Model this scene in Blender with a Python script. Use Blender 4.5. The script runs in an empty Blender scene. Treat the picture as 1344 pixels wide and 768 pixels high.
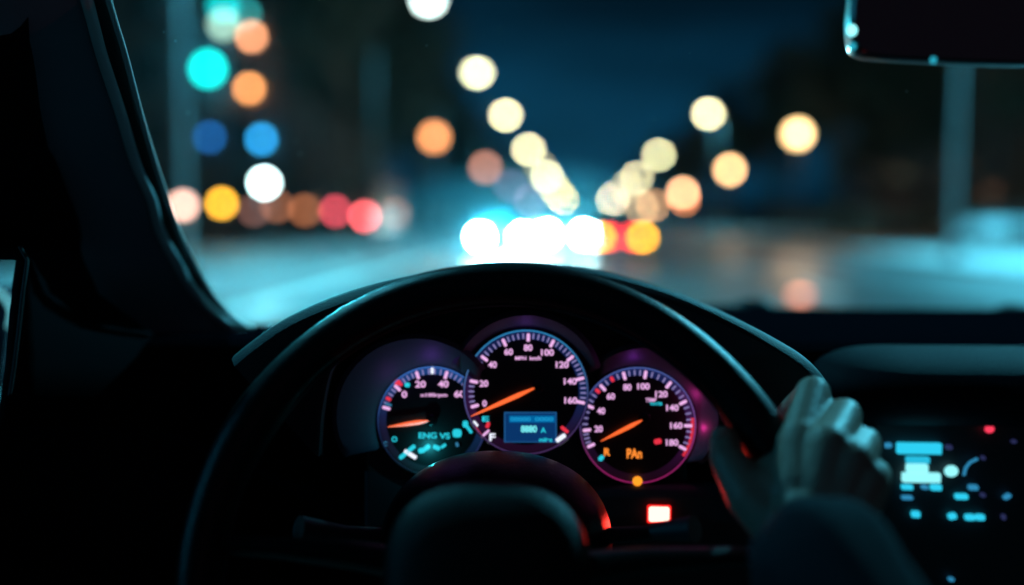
import bpy, bmesh, math, random
from mathutils import Vector, Matrix, Quaternion
random.seed(7)
PI = math.pi
R = math.radians
sc = bpy.context.scene
COL = sc.collection

# ------------------------------------------------------------------ camera
EYE = Vector((0, 0, 1.2))
FPX = 35.0 / 36.0 * 1344
cam_d = bpy.data.cameras.new('camera'); cam = bpy.data.objects.new('camera', cam_d); COL.objects.link(cam)
cam.location = EYE
cam.rotation_euler = (R(90 - 4.24), 0, R(3.63))
cam_d.lens = 35; cam_d.sensor_width = 36; cam_d.clip_start = 0.02; cam_d.clip_end = 3000
cam_d.dof.use_dof = True; cam_d.dof.focus_distance = 0.742; cam_d.dof.aperture_fstop = 1.36
sc.camera = cam
ROT = cam.rotation_euler.to_matrix()
KC = 0.80 / FPX

def P(px, py, Y):
    """point at world depth Y seen along the line of sight px,py (1344 x 768)"""
    d = ROT @ Vector(((px - 672) / FPX, -(py - 384) / FPX, -1))
    return EYE + d * (Y / d.y)

# ------------------------------------------------------------------ materials
MATS = {}
def srgb(r, g, b):
    f = lambda c: (c / 255 / 12.92) if c / 255 <= 0.04045 else ((c / 255 + 0.055) / 1.055) ** 2.4
    return (f(r), f(g), f(b))

def mat(name, col, rough=0.5, metal=0.0, bump=0.0, scale=30.0, vary=0.0, spec=0.5, coat=0.0):
    if name in MATS: return MATS[name]
    m = bpy.data.materials.new(name); m.use_nodes = True
    nt = m.node_tree; b = nt.nodes['Principled BSDF']
    b.inputs['Base Color'].default_value = (*col, 1); b.inputs['Roughness'].default_value = rough
    b.inputs['Metallic'].default_value = metal; b.inputs['Specular IOR Level'].default_value = spec
    b.inputs['Coat Weight'].default_value = coat
    tc = nt.nodes.new('ShaderNodeTexCoord'); nz = nt.nodes.new('ShaderNodeTexNoise')
    nz.inputs['Scale'].default_value = scale; nz.inputs['Detail'].default_value = 5
    nt.links.new(tc.outputs['Object'], nz.inputs['Vector'])
    if vary:
        mx = nt.nodes.new('ShaderNodeMix'); mx.data_type = 'RGBA'
        mx.inputs[6].default_value = (*[c * (1 - vary) for c in col], 1)
        mx.inputs[7].default_value = (*[min(1, c * (1 + vary)) for c in col], 1)
        nt.links.new(nz.outputs['Fac'], mx.inputs[0]); nt.links.new(mx.outputs[2], b.inputs['Base Color'])
    if bump:
        bp = nt.nodes.new('ShaderNodeBump'); bp.inputs['Strength'].default_value = bump; bp.inputs['Distance'].default_value = 0.002
        nt.links.new(nz.outputs['Fac'], bp.inputs['Height']); nt.links.new(bp.outputs['Normal'], b.inputs['Normal'])
    MATS[name] = m
    return m

def emat(name, col, strength=1.0, nee=False):
    """a surface that gives off light (lamp, screen, backlit mark)"""
    if name in MATS: return MATS[name]
    m = bpy.data.materials.new(name); m.use_nodes = True
    nt = m.node_tree; b = nt.nodes['Principled BSDF']
    b.inputs['Base Color'].default_value = (0.02, 0.02, 0.02, 1)
    b.inputs['Emission Color'].default_value = (*col, 1); b.inputs['Emission Strength'].default_value = strength
    m.cycles.emission_sampling = 'FRONT' if nee else 'NONE'
    MATS[name] = m
    return m

# ------------------------------------------------------------------ object helpers
def tag(o, label=None, cat=None, group=None, kind=None):
    if label: o['label'] = label
    if cat: o['category'] = cat
    if group: o['group'] = group
    if kind: o['kind'] = kind
    return o

def thing(name, label, cat, loc=(0, 0, 0), rot=(0, 0, 0), group=None):
    o = bpy.data.objects.new(name, None); COL.objects.link(o)
    o.location = loc; o.rotation_euler = rot; o.empty_display_size = 0.1
    return tag(o, label, cat, group)

def obj(name, bm, m, parent=None, smooth=True, local=False, bevel=0.0):
    """link a bmesh as one object. world-space verts are converted to the parent's space unless local"""
    me = bpy.data.meshes.new(name)
    if parent is not None and not local:
        mw = world_matrix(parent); bm.transform(mw.inverted())
    bmesh.ops.recalc_face_normals(bm, faces=bm.faces[:])
    if smooth:
        for f in bm.faces: f.smooth = True
        for e in bm.edges:
            if len(e.link_faces) == 2 and e.calc_face_angle(0) > R(38): e.smooth = False
    bm.to_mesh(me); bm.free()
    for mm in (m if isinstance(m, (list, tuple)) else [m]): me.materials.append(mm)
    o = bpy.data.objects.new(name, me); COL.objects.link(o)
    if parent is not None: o.parent = parent
    if bevel:
        md = o.modifiers.new('bevel', 'BEVEL'); md.width = bevel; md.segments = 3; md.limit_method = 'ANGLE'
    return o

def world_matrix(o):
    m = Matrix.LocRotScale(o.location, o.rotation_euler, o.scale)
    return world_matrix(o.parent) @ m if o.parent else m

def nb(): return bmesh.new()

def box(bm, c, s, rot=None, mi=0):
    r = bmesh.ops.create_cube(bm, size=1)
    mtx = Matrix.Translation(c) @ (rot.to_4x4() if rot else Matrix()) @ Matrix.Diagonal((*s, 1))
    bmesh.ops.transform(bm, matrix=mtx, verts=r['verts'])
    for v in r['verts']:
        for f in v.link_faces: f.material_index = mi
    return bm

def frame_from(d):
    d = d.normalized()
    up = Vector((0, 0, 1)) if abs(d.z) < 0.95 else Vector((1, 0, 0))
    x = d.cross(up).normalized(); return x, x.cross(d).normalized()

def tube(bm, pts, rads, seg=12, cap=True, squash=1.0, mi=0):
    pts = [Vector(p) for p in pts]
    if not isinstance(rads, (list, tuple)): rads = [rads] * len(pts)
    rings = []; px = None
    for i, p in enumerate(pts):
        d = (pts[min(i + 1, len(pts) - 1)] - pts[max(i - 1, 0)])
        x, y = frame_from(d)
        if px is not None:
            x = (px - d.normalized() * px.dot(d.normalized())).normalized(); y = x.cross(d.normalized())
        px = x
        rings.append([bm.verts.new(p + (x * math.cos(a) + y * math.sin(a) * squash) * rads[i]) for a in [2 * PI * k / seg for k in range(seg)]])
    for a, b in zip(rings, rings[1:]):
        for k in range(seg):
            bm.faces.new((a[k], a[(k + 1) % seg], b[(k + 1) % seg], b[k])).material_index = mi
    if cap:
        bm.faces.new(rings[0][::-1]).material_index = mi; bm.faces.new(rings[-1]).material_index = mi
    return bm

def sphere(bm, c, r, u=16, v=10, scale=(1, 1, 1), rot=None, mi=0):
    q = bmesh.ops.create_uvsphere(bm, u_segments=u, v_segments=v, radius=1)
    rr = (r * scale[0], r * scale[1], r * scale[2])
    mtx = Matrix.Translation(c) @ (rot.to_4x4() if rot else Matrix()) @ Matrix.Diagonal((*rr, 1))
    bmesh.ops.transform(bm, matrix=mtx, verts=q['verts'])
    for vv in q['verts']:
        for f in vv.link_faces: f.material_index = mi
    return bm

def loft(bm, rows, closed=False, mi=0):
    vr = [[bm.verts.new(p) for p in r] for r in rows]
    for a, b in zip(vr, vr[1:]):
        n = len(a)
        for k in range(n if closed else n - 1):
            bm.faces.new((a[k], a[(k + 1) % n], b[(k + 1) % n], b[k])).material_index = mi
    return vr

def solid(o, t, off=-1):
    md = o.modifiers.new('thickness', 'SOLIDIFY'); md.thickness = t; md.offset = off
    return o

def copy_tree(o, parent=None):
    c = o.copy(); COL.objects.link(c)
    if parent is not None: c.parent = parent
    for ch in list(KIDS.get(o.name, [])) or [x for x in bpy.data.objects if x.parent == o]:
        copy_tree(ch, c)
    return c
KIDS = {}

def lamp(name, kind, loc, col, watts, radius=0.0, rot=None, cone=None, blend=0.5):
    l = bpy.data.lights.new(name, kind); l.color = col; l.energy = watts; l.shadow_soft_size = radius
    if cone: l.spot_size = R(cone); l.spot_blend = blend
    o = bpy.data.objects.new(name, l); COL.objects.link(o); o.location = loc
    if rot: o.rotation_euler = rot
    return o

# ------------------------------------------------------------------ world: late dusk sky with thin cloud
w = bpy.data.worlds.new('World'); sc.world = w; w.use_nodes = True
nt = w.node_tree; bg = nt.nodes['Background']
sky = nt.nodes.new('ShaderNodeTexSky'); sky.sky_type = 'NISHITA'; sky.sun_disc = False
sky.sun_elevation = R(-2.5); sky.sun_rotation = R(-20); sky.altitude = 50
tint = nt.nodes.new('ShaderNodeMix'); tint.data_type = 'RGBA'; tint.blend_type = 'MULTIPLY'; tint.inputs[0].default_value = 1
tint.inputs[7].default_value = (0.028, 0.46, 1.0, 1)
tc = nt.nodes.new('ShaderNodeTexCoord'); mp = nt.nodes.new('ShaderNodeMapping'); mp.inputs['Scale'].default_value = (1.2, 1.2, 7)
mp.inputs['Rotation'].default_value = (0.15, 0.1, 0.4)
nz = nt.nodes.new('ShaderNodeTexNoise'); nz.inputs['Scale'].default_value = 2.2; nz.inputs['Detail'].default_value = 3
rmp = nt.nodes.new('ShaderNodeMapRange'); rmp.inputs['From Min'].default_value = 0.35; rmp.inputs['From Max'].default_value = 0.7
rmp.inputs['To Min'].default_value = 0.45; rmp.inputs['To Max'].default_value = 1.3
mul = nt.nodes.new('ShaderNodeMath'); mul.operation = 'MULTIPLY'; mul.inputs[1].default_value = 0.215
nt.links.new(tc.outputs['Generated'], mp.inputs['Vector']); nt.links.new(mp.outputs['Vector'], nz.inputs['Vector'])
nt.links.new(nz.outputs['Fac'], rmp.inputs['Value']); nt.links.new(rmp.outputs['Result'], mul.inputs[0])
bw = nt.nodes.new('ShaderNodeRGBToBW'); nt.links.new(sky.outputs['Color'], bw.inputs[0]); nt.links.new(bw.outputs[0], tint.inputs[6]); nt.links.new(tint.outputs[2], bg.inputs['Color'])
nt.links.new(mul.outputs['Value'], bg.inputs['Strength'])
sep = nt.nodes.new('ShaderNodeSeparateXYZ'); nt.links.new(tc.outputs['Generated'], sep.inputs[0])
gr_ = nt.nodes.new('ShaderNodeMapRange'); gr_.inputs['From Min'].default_value = .04; gr_.inputs['From Max'].default_value = .24; gr_.inputs['To Min'].default_value = 1.25; gr_.inputs['To Max'].default_value = .42
nt.links.new(sep.outputs['Z'], gr_.inputs['Value']); m2 = nt.nodes.new('ShaderNodeMath'); m2.operation = 'MULTIPLY'
nt.links.new(mul.outputs[0], m2.inputs[0]); nt.links.new(gr_.outputs['Result'], m2.inputs[1]); nt.links.new(m2.outputs[0], bg.inputs['Strength'])

# ------------------------------------------------------------------ palette
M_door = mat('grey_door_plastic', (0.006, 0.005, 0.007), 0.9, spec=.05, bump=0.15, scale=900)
M_black = mat('soft_black_plastic', (0.025, 0.023, 0.03), 0.55, bump=0.15, scale=900)
M_dash = mat('dashboard_vinyl', (0.014, 0.014, 0.022), 0.6, bump=0.35, scale=700)
M_pillar = mat('pillar_trim_cloth', (0.22, 0.24, 0.30), 0.75, bump=0.4, scale=900)
M_seal = mat('rubber_seal', (0.03, 0.03, 0.032), 0.6)
M_glossb = mat('gloss_black', (0.008, 0.008, 0.01), 0.28, spec=.3)
M_leather = mat('wheel_leather', (0.004, 0.0035, 0.005), 0.36, bump=0.3, scale=500, spec=.22)
M_skin = mat('skin', (0.40, 0.24, 0.18), 0.5, bump=0.35, scale=260, vary=0.12)
M_nail = mat('nail', (0.55, 0.36, 0.3), 0.3)
M_cloth = mat('jacket_cloth', (0.010, 0.012, 0.018), 0.9, spec=.08, bump=0.6, scale=600, vary=0.2)
M_hood = mat('gauge_hood', (0.12, 0.075, 0.13), 0.6, bump=0.2, scale=800)
M_chrome = mat('chrome', (0.6, 0.6, 0.62), 0.2, metal=1)

# ================================================================== INSTRUMENT CLUSTER
cl = thing('instrument_cluster', 'lit instrument cluster of three round dials behind the steering wheel', 'instrument cluster',
           P(690, 513, 0.80), tuple(cam.rotation_euler))
# local axes: x right, y up, z towards the driver
def C(px, py, z=0.0): return Vector(((px - 690) * KC, -(py - 513) * KC, z))

M_face = mat('dial_face', (0.006, 0.006, 0.007), 0.5)
E_pink = emat('backlit_pink_white', srgb(242, 182, 238), 1.0)
E_white = emat('backlit_white', srgb(235, 240, 255), 1.1)
E_ltick = emat('backlit_lilac', srgb(150, 140, 200), 0.9)
E_red = emat('backlit_red', srgb(235, 50, 70), 1.0)
E_cyan = emat('backlit_cyan', srgb(40, 205, 225), 1.0)
E_dcyan = emat('backlit_dim_cyan', srgb(50, 120, 160), 0.9)
E_orange = emat('backlit_orange', srgb(255, 140, 50), 1.2)
E_amber = emat('backlit_amber', srgb(255, 150, 35), 1.3)
DM = [E_pink, E_white, E_ltick, E_red, E_cyan, E_dcyan, E_orange]

def textmesh(bm, s, c, h, mi, z, width=None, rotz=0.0):
    cu = bpy.data.curves.new('t', 'FONT'); cu.body = s; cu.size = 1; cu.align_x = 'CENTER'; cu.align_y = 'CENTER'; cu.offset = 0.03
    o = bpy.data.objects.new('t', cu); COL.objects.link(o)
    dg = bpy.context.evaluated_depsgraph_get(); me = bpy.data.meshes.new_from_object(o.evaluated_get(dg))
    tb = bmesh.new(); tb.from_mesh(me)
    xs = [v.co.x for v in tb.verts]; ys = [v.co.y for v in tb.verts]
    cx, cy = (min(xs) + max(xs)) / 2, (min(ys) + max(ys)) / 2
    sy = h / (max(ys) - min(ys)); sx = (width / (max(xs) - min(xs))) if width else sy
    mt = Matrix.Translation((c[0], c[1], z)) @ Matrix.Rotation(rotz, 4, 'Z') @ Matrix.Diagonal((sx, sy, 1, 1)) @ Matrix.Translation((-cx, -cy, 0))
    tb.transform(mt)
    vm = {}
    for v in tb.verts: vm[v] = bm.verts.new(v.co)
    for f in tb.faces:
        nf = bm.faces.new([vm[v] for v in f.verts]); nf.material_index = mi
    tb.free(); bpy.data.objects.remove(o); bpy.data.curves.remove(cu); bpy.data.meshes.remove(me)

def bar(bm, c, wd, ht, ang, mi, z):
    """small raised lozenge bar"""
    mt = Matrix.Translation((c[0], c[1], z)) @ Matrix.Rotation(ang, 4, 'Z')
    n = 10; vs = []
    r = min(wd, ht) * 0.35
    for cx, cy, a0 in ((wd/2-r, ht/2-r, 0), (-wd/2+r, ht/2-r, 90), (-wd/2+r, -ht/2+r, 180), (wd/2-r, -ht/2+r, 270)):
        for k in range(4):
            a = R(a0 + 30 * k); vs.append(bm.verts.new(mt @ Vector((cx + r * math.cos(a), cy + r * math.sin(a), 0))))
    bm.faces.new(vs).material_index = mi

def ring_mesh(c, r0, r1, z0, z1, seg=96, a0=0, a1=360, c1=None):
    """annular strip from radius r0 at z0 to r1 at z1"""
    bm = nb(); c1 = c1 or c
    full = abs(a1 - a0) >= 360
    n = seg if full else seg + 1
    A = []; B = []
    for k in range(n):
        a = R(a0 + (a1 - a0) * k / seg)
        d = Vector((math.sin(a), math.cos(a), 0))
        A.append(bm.verts.new(c + d * r0 + Vector((0, 0, z0)))); B.append(bm.verts.new(c1 + d * r1 + Vector((0, 0, z1))))
    for k in range(n if full else n - 1):
        bm.faces.new((A[k], A[(k + 1) % n], B[(k + 1) % n], B[k]))
    return bm

def ring_torus(c, r, t, z):
    bm = nb(); rows = []
    for k in range(128):
        a = 2 * PI * k / 128; d = Vector((math.sin(a), math.cos(a), 0))
        rows.append([c + d * (r + t * math.cos(b)) + Vector((0, 0, z + t * math.sin(b))) for b in [2 * PI * j / 8 for j in range(8)]])
    rows.append(rows[0]); loft(bm, rows, closed=True); bmesh.ops.remove_doubles(bm, verts=bm.verts[:], dist=1e-6)
    return bm

def ring_glow_mat(name, c, stops, strength):
    """emissive ring, colour graded round the dial; on the rim it paints chrome reflections: stops = (top, left, right, bottom)"""
    m = bpy.data.materials.new(name); m.use_nodes = True; nt = m.node_tree; b = nt.nodes['Principled BSDF']
    b.inputs['Base Color'].default_value = (0.03, 0.03, 0.03, 1)
    tc = nt.nodes.new('ShaderNodeTexCoord'); sp = nt.nodes.new('ShaderNodeSeparateXYZ'); nt.links.new(tc.outputs['Object'], sp.inputs[0])
    def rng(out, lo, hi):
        r = nt.nodes.new('ShaderNodeMapRange'); r.inputs['From Min'].default_value = lo; r.inputs['From Max'].default_value = hi
        r.interpolation_type = 'SMOOTHSTEP'
        nt.links.new(out, r.inputs['Value']); return r.outputs['Result']
    rr = 80 * KC
    fx = rng(sp.outputs['X'], c.x - rr, c.x + rr); fy = rng(sp.outputs['Y'], c.y - rr * .3, c.y + rr)
    fb = rng(sp.outputs['Y'], c.y + rr * .1, c.y - rr)
    def mix(f, a, b_):
        x = nt.nodes.new('ShaderNodeMix'); x.data_type = 'RGBA'; nt.links.new(f, x.inputs[0])
        for s, i in ((a, 6), (b_, 7)):
            if isinstance(s, tuple): x.inputs[i].default_value = (*s, 1)
            else: nt.links.new(s, x.inputs[i])
        return x.outputs[2]
    top, left, right, bot = [srgb(*s) for s in stops]
    lr = mix(fx, left, right); t = mix(fy, lr, top); o = mix(fb, t, bot)
    nt.links.new(o, b.inputs['Emission Color']); b.inputs['Emission Strength'].default_value = strength
    m.cycles.emission_sampling = 'NONE'
    return m

def gauge(name, label, cpx, cpy, rp, ringcols, bandcols, rp_ring=1.0):
    c = C(cpx, cpy); r = rp * KC
    bm = ring_mesh(c, 0.0001, r, 0, 0)
    g = obj(name, bm, M_face, cl, local=True); tag(g, label)
    obj('reflection_ring', ring_torus(c, r, 0.9 * KC * rp_ring, 0.004), ring_glow_mat(name + '_ring', c, ringcols, 1.0), g, local=True)  # chrome rim reflections painted as emission graded round the ring
    obj('scale_band', ring_mesh(c, r * 0.86, r * 0.985, 0.0004, 0.0006), ring_glow_mat(name + '_band', c, bandcols, 1.0), g, local=True)
    obj('bezel_wall', ring_mesh(c, r * 1.0, r * 1.03, 0.0, 0.0045), M_glossb, g, local=True)
    return g, c, r

def ticks(bm, c, r, majors, labels, minor_n, mcol=0, lab_r=0.72, lh=8.5, minor_cols=None, cw=6.6):
    for i, a in enumerate(majors):
        d = Vector((math.sin(R(a)), math.cos(R(a)), 0))
        bar(bm, c + d * r * 0.885, 4.2 * KC, 11 * KC, -R(a), mcol, 0.0012)
        if labels[i]:
            textmesh(bm, labels[i], c + d * r * lab_r, lh * KC, mcol, 0.0012, width=len(labels[i]) * cw * KC)
        if i + 1 < len(majors):
            b = majors[i + 1]
            for k in range(1, minor_n + 1):
                aa = a + (b - a) * k / (minor_n + 1); d = Vector((math.sin(R(aa)), math.cos(R(aa)), 0))
                col = (minor_cols or {}).get((i, k), 2)
                bar(bm, c + d * r * 0.91, (1.8 if col == 2 else 4.5) * KC, 7.5 * KC, -R(aa), col, 0.0011)

def needle(g, p0, p1, wpx):
    a = C(*p0, 0.004); b = C(*p1, 0.004); d = b - a; n = Vector((-d.y, d.x, 0)).normalized()
    bm = nb(); L = [(0, .35), (.25, 1), (.55, .9), (1, .18)]
    for zoff in (0,):
        top = [bm.verts.new(a + d * t + n * wpx * KC * .5 * w_) for t, w_ in L]; bot = [bm.verts.new(a + d * t - n * wpx * KC * .5 * w_) for t, w_ in L]
        mid = [bm.verts.new(a + d * t + Vector((0, 0, 0.0008))) for t, w_ in L]
        for k in range(3):
            bm.faces.new((top[k], top[k+1], mid[k+1], mid[k])); bm.faces.new((mid[k], mid[k+1], bot[k+1], bot[k]))
    nd = obj('needle', bm, NEEDLE, g, local=True)
    hb = nb(); sphere(hb, C(p0[0] - (p1[0]-p0[0]) * .06, p0[1] - (p1[1]-p0[1]) * .06, 0.003), 8 * KC, scale=(1, 1, .35))
    obj('needle_hub', hb, M_glossb, g, local=True)
NEEDLE = bpy.data.materials.new('lit_needle'); NEEDLE.use_nodes = True
_b = NEEDLE.node_tree.nodes['Principled BSDF']; _b.inputs['Emission Color'].default_value = (*srgb(255, 104, 36), 1); _b.inputs['Emission Strength'].default_value = 1.15
NEEDLE.cycles.emission_sampling = 'NONE'

# --- centre speedometer
g, c, r = gauge('speedometer', 'large centre dial of the cluster with the trip display', 690, 513.5, 81,
                ((45, 135, 190), (80, 80, 140), (60, 60, 115), (70, 45, 90)), ((14, 28, 72), (46, 16, 58), (12, 32, 76), (30, 8, 30)))
bm = nb()
mj = [-105, -79, -52, -25, 1, 27, 52, 76, 101]
ticks(bm, c + Vector((2 * KC, 0, 0)), r, mj, ['0', '20', '40', '60', '80', '100', '120', '140', '160'], 4, lh=8.5, cw=5.6)
textmesh(bm, 'MPH  km/h', C(693, 469), 5 * KC, 0, 0.0012, width=34 * KC)
# fuel scale lower left, engine scale lower right
bar(bm, C(624, 555), 3 * KC, 9 * KC, R(40), 1, .0012); bar(bm, C(637, 568), 3.2 * KC, 13 * KC, R(-48), 0, .0012)
bar(bm, C(640, 557), 5 * KC, 8 * KC, R(-20), 3, .0012); bar(bm, C(628, 566), 2.5 * KC, 18 * KC, R(38), 3, .0011)
textmesh(bm, 'E', C(637, 549), 7 * KC, 4, .0012, width=9 * KC); textmesh(bm, 'F', C(646, 573), 10 * KC, 1, .0013, width=8 * KC)
bar(bm, C(741, 563), 4.5 * KC, 12 * KC, R(50), 3, .0012); bar(bm, C(736, 574), 6 * KC, 15 * KC, R(-55), 1, .0013)
obj('dial_marking', bm, DM, g, local=True, smooth=False)
needle(g, (701, 508), (618, 545), 6)
E_lcd = emat('display_glow', srgb(8, 52, 104), 1.0); E_lcd2 = emat('display_strip_glow', srgb(0, 98, 158), 1.0); E_edge = emat('display_edge_glow', srgb(30, 90, 145), 1.0)
E_ltext = emat('display_strip_text', srgb(25, 150, 205), 1.0)
bm = nb(); box(bm, C(696, 560, .001), (66 * KC, 37 * KC, .0012)); box(bm, C(696, 560, .0006), (69 * KC, 39.5 * KC, .0012), mi=1)
dsp = obj('trip_display', bm, [E_lcd, E_edge], g, local=True, smooth=False)
bm = nb(); box(bm, C(698, 549, .0018), (60 * KC, 9 * KC, .0004), mi=0)
textmesh(bm, '00000', C(683, 549), 5.5 * KC, 1, .0022, width=27 * KC); textmesh(bm, '0000', C(714, 549), 5.5 * KC, 1, .0022, width=24 * KC)
textmesh(bm, '8880', C(694, 562), 9 * KC, 2, .0022, width=21 * KC); textmesh(bm, 'A', C(713, 563.5), 7 * KC, 3, .0022)
textmesh(bm, 'miles', C(716, 576), 5.5 * KC, 3, .0022, width=17 * KC)
obj('display_text', bm, [E_lcd2, E_ltext, emat('display_digits', srgb(120, 240, 245), 1.1), E_cyan], dsp, local=True, smooth=False)

# --- left dial
g, c, r = gauge('tachometer', 'left dial of the cluster with cyan warning symbols', 566, 552, 71,
                ((60, 110, 190), (22, 30, 70), (50, 60, 120), (10, 12, 26)), ((16, 62, 120), (24, 14, 44), (14, 40, 80), (5, 5, 9)))
bm = nb()
ticks(bm, c, r, [-75, -47, -18, 17, 46, 75], ['', '0', '20', '40', '60', ''], 4, lab_r=0.71, lh=9, minor_cols={(1, 1): 3, (0, 2): 3, (1, 2): 2}, cw=7)
bar(bm, c + Vector((0, r * .93, 0)), 4 * KC, 9 * KC, 0, 1, .0012)
bar(bm, C(520.5, 502), 8 * KC, 7 * KC, 0, 3, .0012); bar(bm, C(533, 505), 7 * KC, 6 * KC, 0, 4, .0012)
textmesh(bm, 'x100rpm', C(568, 519), 6 * KC, 0, .0012, width=36 * KC)
bar(bm, C(508, 531), 9 * KC, 3 * KC, R(-15), 5, .0012)
textmesh(bm, 'ENG', C(560, 572), 8 * KC, 4, .0012, width=24 * KC); textmesh(bm, 'VS', C(582.5, 572.6), 8 * KC, 4, .0012, width=14 * KC)
textmesh(bm, 'O', C(516, 577), 7 * KC, 4, .0012); textmesh(bm, 'C', C(504, 583), 6 * KC, 5, .0012)
for (px, py, ww, hh, an, mi) in ((599, 569, 12, 11, 0, 4), (533, 594, 5.5, 27, -50, 4), (537, 597, 5.5, 19, 58, 1), (552, 592, 9, 7, 10, 4), (559, 588, 10, 6, 40, 4),
                                 (572, 588, 10, 6, -25, 4), (581, 586, 8, 4, 35, 4), (599, 584, 4, 6, 20, 5), (610, 557, 7, 9, 0, 4), (615, 564, 4, 12, 35, 4)):
    bar(bm, C(px, py), ww * KC, hh * KC, R(an), mi, .0013)
obj('dial_marking', bm, DM, g, local=True, smooth=False)
needle(g, (562, 552), (508, 560), 6)

# --- right dial
g, c, r = gauge('temperature_dial', 'right dial of the cluster with violet reflections painted on its rim', 838, 558, 76,
                ((75, 95, 165), (60, 50, 100), (125, 55, 125), (150, 30, 95)), ((14, 30, 78), (26, 12, 40), (52, 16, 60), (20, 4, 16)))
bm = nb()
mj = [-114, -96, -69, -43, -15, 9, 38, 64, 91, 117]
ticks(bm, c, r, mj, ['', '20', '40', '60', '80', '100', '120', '140', '160', '180'], 3, lab_r=0.68, lh=8.5, minor_cols={(3, 2): 3, (2, 3): 3}, cw=5.4)
for k in range(16):
    a = R(84 + k * 2.6); bar(bm, c + Vector((math.sin(a), math.cos(a), 0)) * r * .965, 2.6 * KC, 4.5 * KC, -a, 3, .0011)
textmesh(bm, 'TEMP', C(856, 525), 5 * KC, 0, .0012, width=14 * KC); textmesh(bm, 'WATER', C(863, 530), 4 * KC, 4, .0012, width=17 * KC)
textmesh(bm, 'PAn', C(834, 596), 13 * KC, 6, .0012, width=20 * KC)
bar(bm, C(865, 580), 10 * KC, 7 * KC, R(10), 3, .0012); textmesh(bm, 'R', C(798, 594), 10 * KC, 6, .0012); bar(bm, C(790, 602), 6 * KC, 8 * KC, R(-45), 4, .0012)
obj('dial_marking', bm, DM, g, local=True, smooth=False)
needle(g, (844, 551), (789, 579), 5.5)

# --- hoods round the dials, back panel
def shroud(cp, rp, cp2, rp2, z, a0, a1):
    c0, c1_ = C(*cp), C(*cp2); bm = nb(); rows = []
    for k in range(65):
        a = R(a0 + (a1 - a0) * k / 64); d = Vector((math.sin(a), math.cos(a), 0)); row = []
        fade = 0.3 + 0.7 * math.sin(PI * k / 64) ** .5
        for t in [i / 8 for i in range(9)]:
            rad = (rp * 1.03 + (rp2 - rp * 1.03) * t) * KC; row.append(c0.lerp(c1_, t) + d * rad + Vector((0, 0, (0.004 + z * (t ** .8)) * fade)))
        row.append(row[-1] + d * 0.004 + Vector((0, 0, -0.002))); row.append(row[-1] + Vector((0, 0, -(0.004 + z) * fade)))
        rows.append(row)
    loft(bm, rows); return bm
obj('gauge_hood', shroud((690, 513.5), 81, (690, 508), 96, .022, -75, 75), M_hood, cl, local=True)
obj('gauge_hood', shroud((566, 552), 71, (548, 545), 103, .022, -120, 55), M_hood, cl, local=True)
obj('gauge_hood', shroud((838, 558), 76, (846, 546), 92, .022, -40, 130), M_hood, cl, local=True)
# the centre dial stands proud of the two side dials
for o_ in [o_ for o_ in bpy.data.objects if o_.name == 'speedometer']: o_.location.z = .0055
bm = nb(); box(bm, C(690, 548, -.012), (430 * KC, 300 * KC, .02)); obj('back_panel', bm, M_black, cl, local=True, bevel=.004)
bm = nb(); sphere(bm, C(837, 631, .006), 6.5 * KC, scale=(1, 1, .5)); obj('warning_lamp', bm, E_amber, cl, local=True)
for (px, py, z, colr, pw) in ((566, 478, .020, (.35, .12, 1), .0022), (520, 500, .02, (.5, .1, 1), .001), (690, 433, .020, (.35, .12, 1), .0008), (830, 474, .018, (.5, .1, 1), .001), (905, 520, .014, (1, .06, .45), .0022), (918, 560, .012, (1, .05, .35), .002)):
    l = lamp('dial_led', 'POINT', C(px, py, z), colr, pw); l.parent = cl
l = lamp('symbol_glow', 'POINT', C(560, 590, .014), (.05, .85, 1), .016); l.parent = cl

# ================================================================== DASHBOARD
db = thing('dashboard', 'black soft dashboard below the windshield with padded passenger side', 'dashboard', (0.3, 1.0, 0.9))
ED = lambda x: 1.30 - 0.30 * max(0, min(1, (0.05 - x) / 0.45)) ** 1.5      # windshield base curve
bm = nb(); rows = []
for i in range(49):
    x = -0.50 + i * 1.75 / 48; e = ED(x)
    rows.append([Vector((x, e + .06, 1.02)), Vector((x, e + .02, 1.083)), Vector((x, e, 1.0855)), Vector((x, (e + .95) / 2, 1.086)), Vector((x, .93, 1.0895)),
                 Vector((x, .895, 1.089)), Vector((x, .883, 1.084)), Vector((x, .878, 1.07)), Vector((x, .88, 1.03)), Vector((x, .872, .95)), Vector((x, .86, .7)), Vector((x, .95, .35))])
loft(bm, rows); obj('top_panel', bm, mat('dash_top_vinyl', (.0045, .0042, .007), .9, bump=.35, scale=700, spec=0), db)
# passenger pad: rolled bolster with rounded left end
bm = nb(); rows = []
for i in range(41):
    x = P(1066, 450, .86).x + 0.95 * (i / 40) ** 1.6
    s = min(1, (i / 8)) ; s = math.sqrt(1 - (1 - s) ** 2) if s < 1 else 1
    zc = 1.055; row = []
    for k in range(17):
        a = -PI / 2 + PI * k / 16
        row.append(Vector((x, .893 - .085 * s * math.cos(a), zc + (.034 * s) * math.sin(a))))
    rows.append(row)
loft(bm, rows); obj('passenger_pad', bm, mat('pad_vinyl', (.0048, .0052, .011), .7, bump=.3, scale=700, spec=.08), db)
bm = nb(); box(bm, P(1240, 531, .862), (.30, .006, .0014)); obj('trim_strip', bm, M_glossb, db)
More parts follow.
